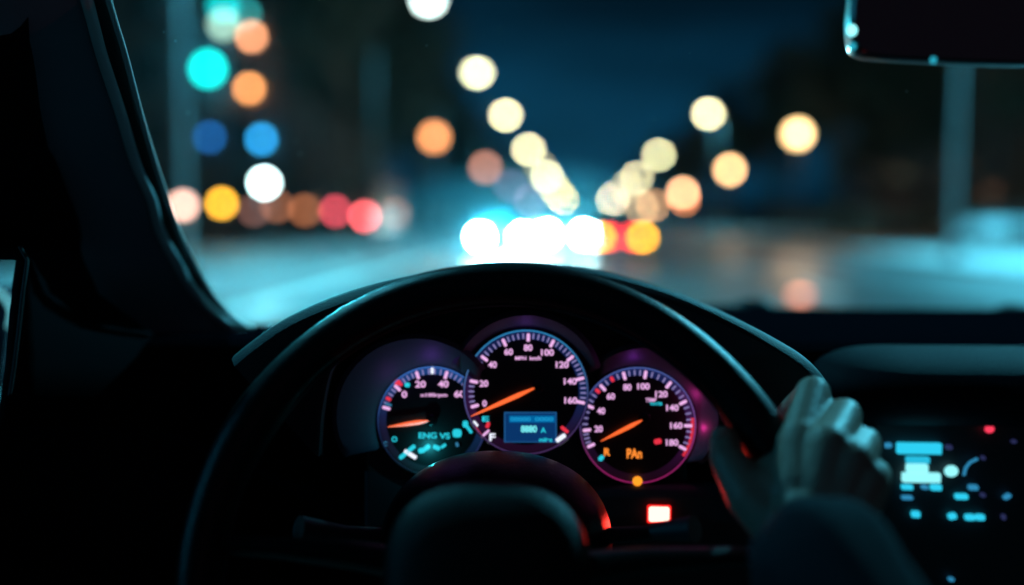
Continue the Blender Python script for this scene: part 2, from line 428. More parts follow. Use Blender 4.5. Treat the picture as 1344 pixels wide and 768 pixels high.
# binnacle hood
outer = [(300, 470), (330, 446), (372, 418), (440, 388), (520, 366), (600, 354), (680, 350), (760, 354), (832, 369), (895, 389), (958, 415), (1020, 446), (1068, 478), (1096, 520), (1104, 600)]
inner = [(418, 600), (424, 530), (440, 475), (480, 436), (540, 412), (610, 403), (680, 400), (750, 403), (815, 413), (872, 436), (915, 468), (945, 505), (958, 545), (962, 590), (964, 640)]
def smooth_path(pts, n):
    out = []
    for i in range(len(pts) - 1):
        p0 = pts[max(i - 1, 0)]; p1 = pts[i]; p2 = pts[i + 1]; p3 = pts[min(i + 2, len(pts) - 1)]
        for k in range(n):
            t = k / n; out.append(tuple(0.5 * ((2 * b) + (-a + c_) * t + (2 * a - 5 * b + 4 * c_ - d) * t * t + (-a + 3 * b - 3 * c_ + d) * t ** 3) for a, b, c_, d in zip(p0, p1, p2, p3)))
    out.append(tuple(pts[-1])); return out
so, si = smooth_path(outer, 5), smooth_path(inner, 5)
bm = nb(); rows = []
for (a, b) in zip(so, si):
    o = P(a[0], a[1], .745); n = P(b[0], b[1], .748)
    d = (n - o).normalized()
    ob = o + Vector((0, .26, -.012)); nbk = P(b[0] + (690 - b[0]) * .02, b[1] + 6, .80)
    rows.append([ob, o + Vector((0, .10, -.002)), o + Vector((0, .012, 0)), o + Vector((0, .003, 0)) + d * .002, o + d * .008 + Vector((0, -.003, 0)), n - d * .006 + Vector((0, -.002, 0)), n, n + Vector((0, .01, 0)), nbk])
loft(bm, rows); obj('binnacle_hood', bm, M_dash, db)
# warning button, lit
bm = nb(); box(bm, P(865, 675, .786), (.0165, .005, .0125)); wb = obj('warning_button', bm, emat('warning_red_white', srgb(255, 225, 205), 1.5), db, bevel=.002)
bm = nb(); pc = P(865, 675, .7875); box(bm, pc, (.0195, .004, .0155)); obj('lamp_surround', bm, emat('warning_red', srgb(255, 30, 25), 1.1), wb, bevel=.003)
bm = nb(); box(bm, P(865, 705, .815), (.16, .05, .10)); obj('lower_fascia', bm, M_black, db, bevel=.01)
lamp('warning_button_light', 'SPOT', P(864, 673, .780), (1, .03, .02), .22, 0, Vector((-.2, -.9, .38)).to_track_quat('-Z', 'Y').to_euler(), 150, .8)
# chrome bit added for the specular spot at the left base of the windshield
bm = nb(); tube(bm, [P(344, 434, .93), P(351, 430, .93), P(358, 429, .93)], .0012, 8); obj('specular_spot', bm, M_chrome, db)

# centre stack
cs = thing('car_radio', 'radio and climate panel with cyan lit keys at the right', 'radio', P(1250, 620, .85))
bm = nb(); box(bm, P(1262, 640, .872), (.165, .02, .18)); obj('panel', bm, M_black, cs, bevel=.006)
KEYS = [(1207.7, 589.6, 56, 14, 0, 'A'), (1206, 604.8, 29, 8, 0, 'B'), (1205, 615.5, 27, 10, 0, 'D'), (1210.5, 628, 48, 12, 0, 'D'), (1192, 640.6, 13.5, 6, 0, 'A'), (1215, 640.6, 8, 4.5, 0, 'C'),
        (1230, 641, 13, 7, 0, 'A'), (1192, 654.4, 14, 5, 0, 'C'), (1167, 585.6, 9, 6, 10, 'C'), (1247, 588, 8, 6, 0, 'F'), (1292, 602, 5, 5, 0, 'F'), (1332.6, 580.5, 6, 4, 20, 'F'),
        (1279, 641, 12, 6.5, 0, 'C'), (1263.4, 653, 16, 7, 0, 'A'), (1291.7, 651, 6, 5, 0, 'F'), (1323.7, 653, 10, 5, 35, 'C'), (1203.3, 676.3, 10.5, 8, 0, 'A'), (1251.4, 678.9, 10, 7.5, 15, 'A'),
        (1274.6, 680.3, 12, 7.5, 0, 'A'), (1288, 680.3, 11, 7.5, 0, 'A'), (1319, 680, 4.5, 7, 0, 'F'), (1250, 762, 7, 4, 0, 'C')]
EM = {'A': emat('key_cyan', srgb(45, 205, 240), 1.05), 'B': emat('key_cyan_mid', srgb(40, 190, 225), 1), 'C': emat('key_blue', srgb(45, 135, 180), 1), 'D': emat('key_cyan_white', srgb(150, 245, 250), 1.1), 'F': emat('key_faint', srgb(40, 44, 84), 1)}
KR = .855 / FPX
for (px, py, ww, hh, an, m) in KEYS:
    p = P(px, py, .856); bm = nb()
    rot = Matrix.Rotation(R(-an), 3, 'Y')
    box(bm, p + Vector((0, .003, 0)), (ww * KR, .006, hh * KR), rot)
    if px < 1232 and py < 650 and px > 1180:
        k = obj('display_bar', bm, EM[m], cs, bevel=.0008)
    else:
        k = obj('key', bm, EM[m], cs, bevel=.0014)
bm = nb(); sphere(bm, P(1248.5, 618.4, .856), 9 * KR, scale=(1, .5, .85)); obj('knob', bm, EM['D'], cs)
bm = nb(); tube(bm, [P(1265, 624, .856), P(1267.5, 614, .856), P(1273, 607, .856), P(1283, 602, .856)], .0012, 6); obj('dial_mark', bm, EM['C'], cs)
bm = nb(); sphere(bm, P(1298.7, 563.3, .856), 5.5 * KR, scale=(1.1, .5, .9)); obj('status_light', bm, emat('status_red', srgb(255, 60, 90), 1.2), cs)
lamp('radio_glow', 'POINT', P(1215, 615, .80), (.15, .8, 1), .006)

# steering column cover
def superell(bm, c, rx, ry, rz, e=2.6, nu=48, nv=28, rot=None):
    f = lambda v, p: math.copysign(abs(v) ** p, v)
    rows = []
    for j in range(nv + 1):
        v = -PI / 2 + PI * j / nv; row = []
        for i in range(nu):
            u = 2 * PI * i / nu; q = 2 / e
            p = Vector((rx * f(math.cos(v), q) * f(math.cos(u), q), ry * f(math.sin(v), q), rz * f(math.cos(v), q) * f(math.sin(u), q)))
            if rot: p = rot @ p
            row.append(Vector(c) + p)
        rows.append(row)
    loft(bm, rows, closed=True); bmesh.ops.remove_doubles(bm, verts=bm.verts[:], dist=1e-6)
    return bm
cc = thing('steering_column_cover', 'smooth black steering column cover below the centre dial', 'column cover', P(652, 700, .68))
bm = nb(); superell(bm, P(652, 712, .70), .083, .075, .064, 2.2); obj('shell', bm, M_leather, cc)
# control stalks (dark)
for sgn, px in ((-1, 470), (1, 850)):
    bm = nb(); tube(bm, [P(652 + sgn * 120, 705, .69), P(652 + sgn * 200, 700, .67), P(652 + sgn * 260, 694, .65)], [.006, .0055, .009], 12); obj('stalk', bm, M_black, cc)

# ================================================================== STEERING WHEEL
WR, WT = .192, .0158
TILT = R(-23)
top = P(664, 373, .69)
WC = top - Vector((0, math.sin(-TILT) * WR, math.cos(TILT) * WR))
sw = thing('steering_wheel', 'black leather steering wheel with a hand on its right side', 'steering wheel', WC, (TILT, 0, 0))
bm = nb(); rows = []
for k in range(160):
    a = 2 * PI * k / 160; d = Vector((math.sin(a), 0, math.cos(a))); row = []
    grip = 1 + .10 * math.exp(-((math.degrees(a) % 360 - 62) / 10) ** 2) + .10 * math.exp(-((math.degrees(a) % 360 - 298) / 10) ** 2)
    for j in range(20):
        b = 2 * PI * j / 20; row.append(d * (WR + WT * grip * .95 * math.cos(b)) + Vector((0, WT * grip * 1.08 * math.sin(b), 0)))
    rows.append(row)
rows.append(rows[0]); loft(bm, rows, closed=True); bmesh.ops.remove_doubles(bm, verts=bm.verts[:], dist=1e-6)
rim = obj('rim', bm, M_leather, sw, local=True)
bm = nb(); rows = []   # stitched seam on the inner side of the rim
for k in range(120):
    a = 2 * PI * k / 120; d = Vector((math.sin(a), 0, math.cos(a)))
    rows.append([d * (WR - WT * .98 + .0008 * math.cos(b)) + Vector((0, .0008 * math.sin(b), 0)) for b in [2 * PI * j / 6 for j in range(6)]])
rows.append(rows[0]); loft(bm, rows, closed=True); obj('seam', bm, M_black, rim, local=True)
bm = nb(); superell(bm, Vector((-.004, -.035, -.008)), .062, .032, .058, 2.7); ac = obj('airbag_cover', bm, mat('airbag_vinyl', (.005, .0045, .0055), .55, bump=.4, scale=600, spec=.2), sw, local=True)
for pts in ([(.045, -.01, .0), (.09, -.012, .006), (.14, -.004, .010), (WR - .006, 0, .012)], [(-.045, -.01, .0), (-.09, -.012, .006), (-.14, -.004, .010), (-WR + .006, 0, .012)], [(0, -.01, -.05), (0, -.008, -.11), (0, 0, -WR + .008)]):
    bm = nb(); tube(bm, pts, [.022, .018, .014, .012][:len(pts)], 14, squash=.5); obj('spoke', bm, M_leather, sw, local=True)

# ================================================================== PERSON: right arm and hand on the wheel
person = thing('person', 'driver in a dark jacket, right hand gripping the wheel beside the dials', 'person', (0.30, -.05, 0.75))
def cap(bm, a, b, ra, rb, n=7):
    """tapered capsule"""
    a, b = Vector(a), Vector(b); d = (b - a); L = d.length; d.normalize()
    pts = []; rr = []
    for k in range(4): t = R(90 - 30 * k) ; pts.append(a - d * ra * math.sin(t) * .999); rr.append(max(ra * math.cos(t), ra * .05))
    for k in range(1, n): pts.append(a.lerp(b, k / n)); rr.append(ra + (rb - ra) * k / n)
    for k in range(4): t = R(30 * k); pts.append(b + d * rb * math.sin(t) * .999); rr.append(max(rb * math.cos(t), rb * .05))
    tube(bm, pts, rr, 14)
def chain(bm, pts, rads):
    for (a, b, ra, rb) in zip(pts, pts[1:], rads, rads[1:]): cap(bm, a, b, ra, rb)
H = nb()
_cap = cap
def cap(bm, a, b, ra, rb, n=7): _cap(bm, a, b, ra * 1.06, rb * 1.06, n)
wrist = P(1068, 718, 0.5832)
# MCP knuckles (index .. little), on the back of the hand nearest the camera
mcp = [P(1050, 578, 0.6152), P(1087, 585, 0.6013), P(1117, 606, 0.5949), P(1139, 634, 0.5906)]
pip = [P(1067, 516, 0.6548), P(1108, 545, 0.6420), P(1135, 582, 0.6334), P(1150, 622, 0.6270)]
dip = [P(1056, 522, 0.6934), P(1095, 552, 0.6880), P(1120, 592, 0.6848), P(1136, 632, 0.6794)]
tip = [P(1030, 545, 0.7062), P(1066, 572, 0.7062), P(1090, 612, 0.7041), P(1108, 650, 0.6976)]
fr = [(.0120, .0108, .0088, .0075), (.0122, .0108, .0088, .0075), (.0115, .0102, .0084, .0072), (.0102, .0090, .0076, .0066)]
for i in range(4):
    chain(H, [mcp[i], pip[i], dip[i], tip[i]], fr[i])
    carp = P(1050 + i * 15, 702 + i * 2, 0.5917)
    chain(H, [carp, carp.lerp(mcp[i], .5) + Vector((0, -.002, .003)), mcp[i]], [.0165, .0158, .0130])
    chain(H, [carp + Vector((0, .014, 0)), mcp[i] + Vector((0, .012, -.006))], [.016, .0125])
for i in range(3):
    chain(H, [mcp[i] + Vector((0, .004, -.006)), mcp[i + 1] + Vector((0, .004, -.006))], [.0115, .011])
# thumb: leaves the side of the palm near its base and lies along the inner side of the rim
th = [P(1036, 700, 0.5992), P(986, 652, 0.6120), P(955, 603, 0.6292), P(951, 578, 0.6420)]
chain(H, th, [.0190, .0150, .0110, .0095])
cap(H, P(1035, 655, 0.6056), P(985, 640, 0.6163), .016, .0135)
cap(H, P(1036, 625, 0.6152), P(992, 628, 0.6227), .0125, .010)     # web between thumb and index
cap(H, P(1045, 600, 0.6185), P(1000, 618, 0.6249), .009, .0075)
# wrist and forearm, upper arm back to the shoulder
chain(H, [P(1064, 690, 0.5906), wrist, P(1095, 775, 0.5136), Vector((.255, .26, .86))], [.0245, .0235, .026, .038])
hand = obj('arm', H, M_skin, person)
rm = hand.modifiers.new('fuse', 'REMESH'); rm.mode = 'VOXEL'; rm.voxel_size = .0016; rm.use_smooth_shade = True
sm = hand.modifiers.new('soften', 'SMOOTH'); sm.factor = .6; sm.iterations = 7
# thumb nail
bm = nb(); sphere(bm, P(947, 574, .6325), .0056, scale=(1, .30, 1.25)); obj('nail', bm, M_nail, person)
# sleeve with folds and an open cuff
bm = nb(); path = [P(1078, 737, .572), P(1083, 748, .556), P(1092, 762, .537), P(1112, 792, .50), Vector((.225, .34, .885)), Vector((.25, .25, .86)), Vector((.30, .08, .80)), Vector((.33, -.05, .84)), Vector((.30, -.12, .95)), Vector((.24, -.14, 1.03))]
rads = [.0368, .0378, .0352, .0395, .042, .046, .054, .058, .062, .066]
fp = smooth_path([tuple(p) + (r_,) for p, r_ in zip(path, rads)], 8)
pts = []; rr = []
for i, q in enumerate(fp):
    pts.append(Vector(q[:3])); f = i / len(fp); rr.append(q[3] * (1 + .05 * math.sin(i * .95) * (1 if i > 6 else 0)))
bm = nb()
tube(bm, pts, rr, 40, cap=False)
for v in bm.verts:
    v.co += Vector((math.sin(v.co.z * 180 + v.co.x * 90), 0, math.cos(v.co.x * 210 + v.co.y * 60))) * .0012
sl = obj('jacket_sleeve', bm, M_cloth, person); solid(sl, .003)

# ================================================================== PILLAR, DOOR, ROOF, MIRRORS
edge = [(330, 431, 1.0), (319, 428, .99), (298, 413, .975), (274, 383, .95), (250, 339, .92), (231, 300, .89), (216.7, 258, .865), (201, 211, .835), (181.5, 144.5, .79), (162, 70, .75), (144.5, 12, .715), (120, -80, .665), (95, -190, .615)]
trim = [(318, 440), (306, 435.5), (274, 407), (250, 380), (231, 349), (207, 303), (196, 262), (175, 215), (154, 145), (130, 72), (114, 12), (88, -80), (60, -190)]
pl = thing('windshield_pillar', 'dark padded windshield pillar with a cyan lit edge at the left', 'car pillar', P(310, 440, .98))
se = smooth_path(edge, 4); st = smooth_path([(*t, e[2]) for t, e in zip(trim, edge)], 4)
bm = nb(); rows = []
for e, t in zip(se, st):
    rows.append([P(e[0] + 3, e[1] - 1, e[2] + .02), P(e[0], e[1], e[2] + .004), P(e[0], e[1], e[2]), P(e[0] * .6 + t[0] * .4, e[1] * .6 + t[1] * .4, e[2] - .001), P(t[0] + 2, t[1] - 1, e[2] + .002), P(t[0] - 3, t[1] + 1, e[2] + .01)])
loft(bm, rows); obj('rubber_seal', bm, M_seal, pl)
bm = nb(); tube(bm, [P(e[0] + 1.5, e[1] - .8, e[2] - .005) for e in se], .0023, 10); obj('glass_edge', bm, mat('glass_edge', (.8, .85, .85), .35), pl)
bm = nb(); tube(bm, [P(t[0] + 3, t[1] - 1, e[2] - .009) for e, t in zip(se, st)], .0045, 12); obj('highlight_bead', bm, mat('pale_highlight', (.8, .82, .84), .4), pl)  # pale bead added to show the lit line along the trim edge
bm = nb(); rows = []
for i, (e, t) in enumerate(zip(se, st)):
    f = i / (len(se) - 1); row = []
    wd = 150 + 40 * f
    for k in range(13):
        s = k / 12
        row.append(P(t[0] - wd * s + 1, t[1] + 10 * s * (1 - f), e[2] - .002 - .030 * math.sin(min(1, s * 1.3) * PI * .5) + .03 * max(0, s - .6)))
    row.insert(0, P(t[0] + 5, t[1] - 2, e[2] + .004)); row.insert(0, P(t[0] + 8, t[1] - 3, e[2] + .016))
    rows.append(row)
loft(bm, rows); solid(obj('padded_trim', bm, M_pillar, pl), .004)

dr = thing('car_door', 'black driver side door framing the small corner of side window', 'car door', P(-100, 500, .7))
bm = nb()
def strip(ys, xl, xr, dl, drr):
    rows = []
    for y, a, b, da, d2 in zip(ys, xl, xr, dl, drr):
        rows.append([P(a + (b - a) * k / 8, y, da + (d2 - da) * k / 8) for k in range(9)])
    loft(bm, rows)
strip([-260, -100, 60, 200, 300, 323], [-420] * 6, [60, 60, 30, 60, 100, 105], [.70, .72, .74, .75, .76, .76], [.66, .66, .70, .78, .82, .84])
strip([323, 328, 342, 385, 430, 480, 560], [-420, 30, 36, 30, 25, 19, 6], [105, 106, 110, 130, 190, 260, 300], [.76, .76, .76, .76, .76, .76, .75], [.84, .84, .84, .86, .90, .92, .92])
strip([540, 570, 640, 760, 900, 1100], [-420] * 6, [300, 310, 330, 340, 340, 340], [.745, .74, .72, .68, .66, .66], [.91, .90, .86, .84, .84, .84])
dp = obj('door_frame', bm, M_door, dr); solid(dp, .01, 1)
bm = nb(); tube(bm, [P(26, 323, .757), P(36, 342, .757), P(30, 385, .757), P(25, 430, .757), P(19, 480, .757), (P(8, 550, .757))], .0016, 8); obj('window_seal', bm, M_seal, dr)
# door below and left kick area
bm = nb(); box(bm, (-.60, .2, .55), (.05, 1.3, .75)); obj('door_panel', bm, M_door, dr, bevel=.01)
# outside door mirror
dm = thing('door_mirror', 'outside door mirror with a bright cyan rim at the far left edge', 'door mirror', P(-30, 440, 1.15))
bm = nb(); pts = [(-70, 384), (-40, 380), (-15, 379), (2, 386), (12, 398), (16, 412), (13, 430), (8, 470), (2, 500), (-20, 520), (-70, 520)]
pc = smooth_path(pts, 4)
cen = P(-35, 445, 1.15); rows = []
for s, dy in ((1.0, 0), (1.02, .02), (.96, .07), (.75, .12), (.3, .15)):
    rows.append([cen + (P(p[0], p[1], 1.15) - cen) * s + Vector((0, dy, 0)) for p in pc])
v = loft(bm, rows, closed=True); bm.faces.new([bm.verts.new(x) for x in [P(p[0], p[1], 1.15) for p in pc]][::-1])
bmesh.ops.remove_doubles(bm, verts=bm.verts[:], dist=1e-6); obj('housing', bm, mat('mirror_paint', (.02, .03, .07), .25, coat=.5), dm)
bm = nb(); tube(bm, [P(p[0], p[1], 1.147) for p in pc[:25]], .0028, 8); obj('edge_glow', bm, emat('mirror_strip', srgb(120, 225, 240), .9), dm)  # emissive strip paints the bright cyan line along the mirror edge
bm = nb(); box(bm, P(-95, 470, 1.12), (.10, .03, .03)); obj('mirror_arm', bm, M_black, dm, bevel=.008)

# rear view mirror
rv = thing('rear_view_mirror', 'dark rear view mirror hanging at the top right of the windshield', 'rear view mirror', P(1240, 10, .66))
out = smooth_path([(1140, -70), (1122, -40), (1117, 0), (1115, 30), (1119, 58), (1132, 71), (1160, 75), (1230, 79), (1330, 83), (1460, 84), (1530, 78), (1560, 50), (1565, 0), (1555, -60), (1500, -88), (1340, -95), (1200, -88)], 4)
cen = P(1340, -5, .66); rows = []
for s, dy in ((.3, .045), (.75, .042), (.96, .03), (1.0, .012), (1.0, 0), (.975, -.003)):
    rows.append([cen + (P(p[0], p[1], .66) - cen) * s + Vector((0, dy, 0)) for p in out])
bm = nb(); loft(bm, rows, closed=True); obj('housing', bm, M_glossb, rv)
bm = nb(); bm.faces.new([bm.verts.new(cen + (P(p[0], p[1], .66) - cen) * .975 + Vector((0, -.001, 0))) for p in out]); obj('mirror_glass', bm, mat('mirror_glass', (.05, .05, .055), .03, metal=1), rv)
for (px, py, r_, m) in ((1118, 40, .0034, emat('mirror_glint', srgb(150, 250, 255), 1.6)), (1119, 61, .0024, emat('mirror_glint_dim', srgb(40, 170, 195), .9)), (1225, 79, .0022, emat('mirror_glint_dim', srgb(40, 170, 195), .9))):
    bm = nb(); sphere(bm, P(px, py, .657), r_, scale=(1, .6, 1.1)); obj('glint_dot', bm, m, rv)  # emissive dots added for glints on the housing edge
bm = nb(); tube(bm, [P(1340, -60, .69), P(1340, -190, .66), Vector((.30, .46, 1.50))], .008, 10); obj('stem', bm, M_black, rv)

lamp('cabin_fill', 'AREA', (.3, -.25, 1.5), (1, .75, 1.2), .12, rot=(R(35), 0, 0)).data.size = .9  # unseen fill light added to lift the dark cabin
# roof, header, hood
bm = nb(); rows = []
for y, z in ((.44, 1.50), (.38, 1.53), (.2, 1.56), (-.4, 1.58), (-1.5, 1.56)):
    rows.append([Vector((x, y, z - .05 * abs((x - .3) / .95) ** 3)) for x in [-.6 + 1.8 * k / 12 for k in range(13)]])
loft(bm, rows); rf = solid(obj('roof_lining', bm, mat('roof_cloth', (.12, .12, .13), .9, bump=.3, scale=500)), .03)
tag(rf, 'dark cloth roof lining above the windshield', 'roof lining', kind='structure')
bm = nb(); rows = []
for y, z in ((1.42, 1.0), (1.6, .99), (2.2, .95), (2.7, .86), (2.85, .70)):
    rows.append([Vector((x, y, z - .06 * abs((x - .37) / .8) ** 3)) for x in [-.42 + 1.58 * k / 12 for k in range(13)]])
loft(bm, rows); hd = solid(obj('car_bonnet', bm, mat('bonnet_paint', (.02, .03, .05), .3, coat=.6)), .01)
tag(hd, 'dark painted bonnet of the car beyond the windshield', 'car bonnet')
# windshield pane (clear) and wipers
bm = nb(); rows = []
for t in [i / 6 for i in range(7)]:
    row = []
    for k in range(17):
        x = -.44 + 1.62 * k / 16; e = ED(x) + .01
        b_ = Vector((x, e, 1.083)); tpt = Vector((x * .9 + .03, .46 + .1 * 0, 1.515)); row.append(b_.lerp(tpt, t) + Vector((0, 0, .035 * math.sin(PI * t))))
    rows.append(row)
loft(bm, rows)
mg = bpy.data.materials.new('clear_glass'); mg.use_nodes = True; n = mg.node_tree; n.nodes.remove(n.nodes['Principled BSDF'])
tr = n.nodes.new('ShaderNodeBsdfTransparent'); n.links.new(tr.outputs[0], n.nodes['Material Output'].inputs[0])
ws = tag(obj('windshield', bm, mg), 'clear curved windshield between the pillar and the mirror', 'windshield')
bm = nb()
for (px, py, r_) in ((215, 42, .0006), (230, 54, .0008), (247, 148, .0006), (394, 202, .0009), (388, 186, .0005), (1190, 120, .0006), (560, 60, .0004), (905, 70, .0004), (1120, 260, .0005)):
    sphere(bm, P(px, py, .6135 / (.584 + (287 - py) / FPX)), r_, 8, 6)
obj('dust_speck', bm, mat('dust', (.8, .8, .8), .8), ws)['kind'] = 'stuff'
for (hx, hy, ex, ey, lab) in ((990, 396, 700, 409, 'black wiper arm whose hub makes the bump beside the binnacle hood'), (1335, 402, 1010, 411, 'black wiper arm whose hub makes the bump at the right edge')):
    wp = thing('windshield_wiper', lab, 'wiper', P(hx, hy, 1.40), group='wipers at the base of the windshield')
    bm = nb(); sphere(bm, P(hx, hy + 10, 1.40), .022, scale=(1.5, 1, .7)); obj('pivot_cap', bm, M_black, wp)
    bm = nb(); tube(bm, [P(hx, hy + 9, 1.40), P((hx + ex) / 2, (hy + ey) / 2 + 7, 1.42), P(ex, ey + 6, 1.44)], [.008, .006, .004], 8); obj('arm', bm, M_black, wp)

# ================================================================== OUTSIDE
def S(o, label=None): tag(o, label, None, kind='structure'); return o
def asphalt():
    m = bpy.data.materials.new('asphalt'); m.use_nodes = True; nt = m.node_tree; b = nt.nodes['Principled BSDF']
    tc = nt.nodes.new('ShaderNodeTexCoord'); n1 = nt.nodes.new('ShaderNodeTexNoise'); n1.inputs['Scale'].default_value = .35; n1.inputs['Detail'].default_value = 6
    n2 = nt.nodes.new('ShaderNodeTexNoise'); n2.inputs['Scale'].default_value = 60; n2.inputs['Detail'].default_value = 4
    nt.links.new(tc.outputs['Object'], n1.inputs['Vector']); nt.links.new(tc.outputs['Object'], n2.inputs['Vector'])
    cr = nt.nodes.new('ShaderNodeValToRGB'); cr.color_ramp.elements[0].position = .3; cr.color_ramp.elements[0].color = (.04, .042, .043, 1); cr.color_ramp.elements[1].position = .7; cr.color_ramp.elements[1].color = (.075, .077, .078, 1)
    nt.links.new(n1.outputs['Fac'], cr.inputs['Fac']); nt.links.new(cr.outputs['Color'], b.inputs['Base Color'])
    rr = nt.nodes.new('ShaderNodeMapRange'); rr.inputs['From Min'].default_value = .35; rr.inputs['From Max'].default_value = .65; rr.inputs['To Min'].default_value = .34; rr.inputs['To Max'].default_value = .55
    nt.links.new(n1.outputs['Fac'], rr.inputs['Value']); nt.links.new(rr.outputs['Result'], b.inputs['Roughness'])
    bp = nt.nodes.new('ShaderNodeBump'); bp.inputs['Strength'].default_value = .3; bp.inputs['Distance'].default_value = .01
    nt.links.new(n2.outputs['Fac'], bp.inputs['Height']); nt.links.new(bp.outputs['Normal'], b.inputs['Normal'])
    return m
M_asph = asphalt()
M_ground = mat('dark_grass_soil', (.05, .06, .035), .95, bump=.5, scale=8, vary=.3)
M_pave = mat('pale_paving', (.42, .43, .43), .6, bump=.3, scale=12, vary=.15)
M_kerb = mat('kerb_concrete', (.32, .32, .31), .8, vary=.1, scale=6)
M_line = mat('road_paint', (.75, .75, .72), .55, vary=.12, scale=9)
bm = nb(); box(bm, (0, 500, -.52), (1600, 1400, 1)); S(obj('ground', bm, M_ground, smooth=False))
bm = nb(); box(bm, (2.1, 380, -.01), (14.2, 860, .03)); S(obj('road', bm, M_asph, smooth=False))
bm = nb(); box(bm, (14.6, 380, .05), (10.6, 860, .14)); S(obj('right_pavement', bm, M_pave, smooth=False))
bm = nb(); box(bm, (-9.1, 380, .05), (8.0, 860, .14)); S(obj('left_pavement', bm, mat('grey_paving', (.16, .17, .17), .7, vary=.2, scale=3), smooth=False))
for x, nm in ((9.25, 'right_kerb'), (-5.05, 'left_kerb')):
    bm = nb(); box(bm, (x, 380, .055), (.16, 860, .15)); S(obj(nm, bm, M_kerb, smooth=False))
bm = nb(); box(bm, (-4.3, 380, .0078), (.36, 860, .003)); S(obj('edge_line_marking', bm, M_line, smooth=False))
bm = nb()
for k in range(40): box(bm, (-.4, 8 + k * 9, .0078), (.13, 3, .003))
for k in range(40): box(bm, (4.1, 8 + k * 9, .0078), (.13, 3, .003))
S(obj('lane_marking', bm, M_line, smooth=False))
# hills closing the far end
bm = nb(); rows = []
for j, (y, zf) in enumerate(((760, 0), (840, .6), (960, 1), (1150, .8))):
    rows.append([Vector((x, y, zf * (16 + 7 * math.sin(x * .011 + j) + 4 * math.sin(x * .037))) ) for x in range(-700, 701, 25)])
loft(bm, rows); S(obj('hills', bm, M_ground))

# ---- emissive lamp brightness for an out-of-focus disc of a given sRGB colour
def disc_emission(name, colour, gain, radius, Y):
    ang = radius / Y * FPX; k = (26.0 / min(ang, 26)) ** 2
    return emat(name, srgb(*colour), gain * k)
LN = [0]
M_pole = mat('galvanised_pole', (.20, .21, .22), .5, metal=.3, vary=.15, scale=4)
M_dpole = mat('dark_pole', (.05, .055, .06), .5, metal=.2)
TEAL = (.11, .74, 1.0)

def street_lamp(x, Y, hx, hz, colour, gain, watts, label, group, rad=.3, pm=None, cone=132, blend=.8):
    t = thing('street_lamp', label, 'street lamp', (x, Y, .12), group=group)
    s = 1 if hx > x else -1
    bm = nb(); tube(bm, [(x, Y, .12), (x, Y, .6), (x, Y, hz * .6), (x, Y, hz - .3)], [.09, .075, .06, .05], 12)
    obj('pole', bm, pm or M_pole, t)
    bm = nb(); tube(bm, [(x, Y, .12), (x, Y, .5)], [.2, .18], 12); obj('base', bm, pm or M_pole, t)
    bm = nb(); tube(bm, [(x, Y, hz - .3), (x + s * .25, Y, hz + .12), (hx - s * .35, Y, hz + .28)], [.06, .05, .04], 10); obj('arm', bm, pm or M_pole, t)
    bm = nb(); superell(bm, (hx, Y, hz + .24), rad * 1.25, rad * .8, .10, 2.5, 20, 10); obj('lamp_head', bm, pm or M_pole, t)
    if colour:
        bm = nb(); sphere(bm, (hx, Y, hz + .04), rad, 20, 12, scale=(1, .7, .75))
        obj('lens', bm, disc_emission('lamp_lens_%d' % LN[0], colour, gain, rad * .87, Y), t); LN[0] += 1
    if watts:
        l = lamp('lamp_light', 'SPOT', (hx, Y, hz - .35), TEAL, watts, .15, cone=cone, blend=blend); l.visible_camera = True
    return t
pale = (252, 246, 192)
LEFT = [(6.5, None, 0, 1800), (18.3, None, 0, 9000), (36.2, (228, 255, 250), 2.2, 9000), (54, (248, 252, 205), 1.25, 8000), (76, pale, 1.1, 5000), (113, pale, 1.0, 3500),
        (150, (240, 225, 160), .22, 0), (185, pale, .9, 3500), (240, pale, .12, 0), (290, (255, 225, 120), .35, 3500), (400, (255, 228, 125), .85, 0)]
words = ['nearest', 'second', 'third', 'fourth', 'fifth', 'sixth', 'seventh', 'eighth', 'ninth', 'tenth', 'eleventh', 'twelfth']
for i, (Y, colr, gn, wt) in enumerate(LEFT):
    street_lamp(-7.3, Y, -5.3, 9.0, colr, gn, wt, 'tall pale street lamp on the left kerb, %s in its row from the car' % words[i], 'street lamps along the left kerb', rad=.3 if Y < 100 else .42 if Y < 180 else .55, pm=M_dpole if i in (2, 3) else mat('dim_pole', (.12, .13, .14), .6) if i == 1 else None, cone=165 if i == 0 else 118 if i > 1 else 125, blend=.3 if i == 0 else .8)  # second to fourth poles: dimness and silhouette put into darker pole colours
RIGHT = [(13, None, 0, 7500, 8.9), (27, None, 0, 15000, 12.5), (76, pale, 1.1, 6000, 9.9), (124, (240, 238, 180), .85, 4000, 10.2), (192, (240, 232, 180), .7, 3500, 11.6), (250, (240, 225, 170), .3, 0, 12.5), (400, (255, 240, 190), .95, 0, 14.8)]  # first lamp is unseen, added to light the windshield pillar
for i, (Y, colr, gn, wt, hx) in enumerate(RIGHT):
    street_lamp(9.95 if i == 1 else hx + .7, Y, hx, 9.0, colr, gn, wt, 'tall street lamp on the right pavement, %s in its row from the car (nearest one added, unseen)' % words[i], 'street lamps along the right pavement', rad=.3 if Y < 100 else .42 if Y < 180 else .55, cone=165 if i == 0 else 132, blend=.3 if i == 0 else .8)

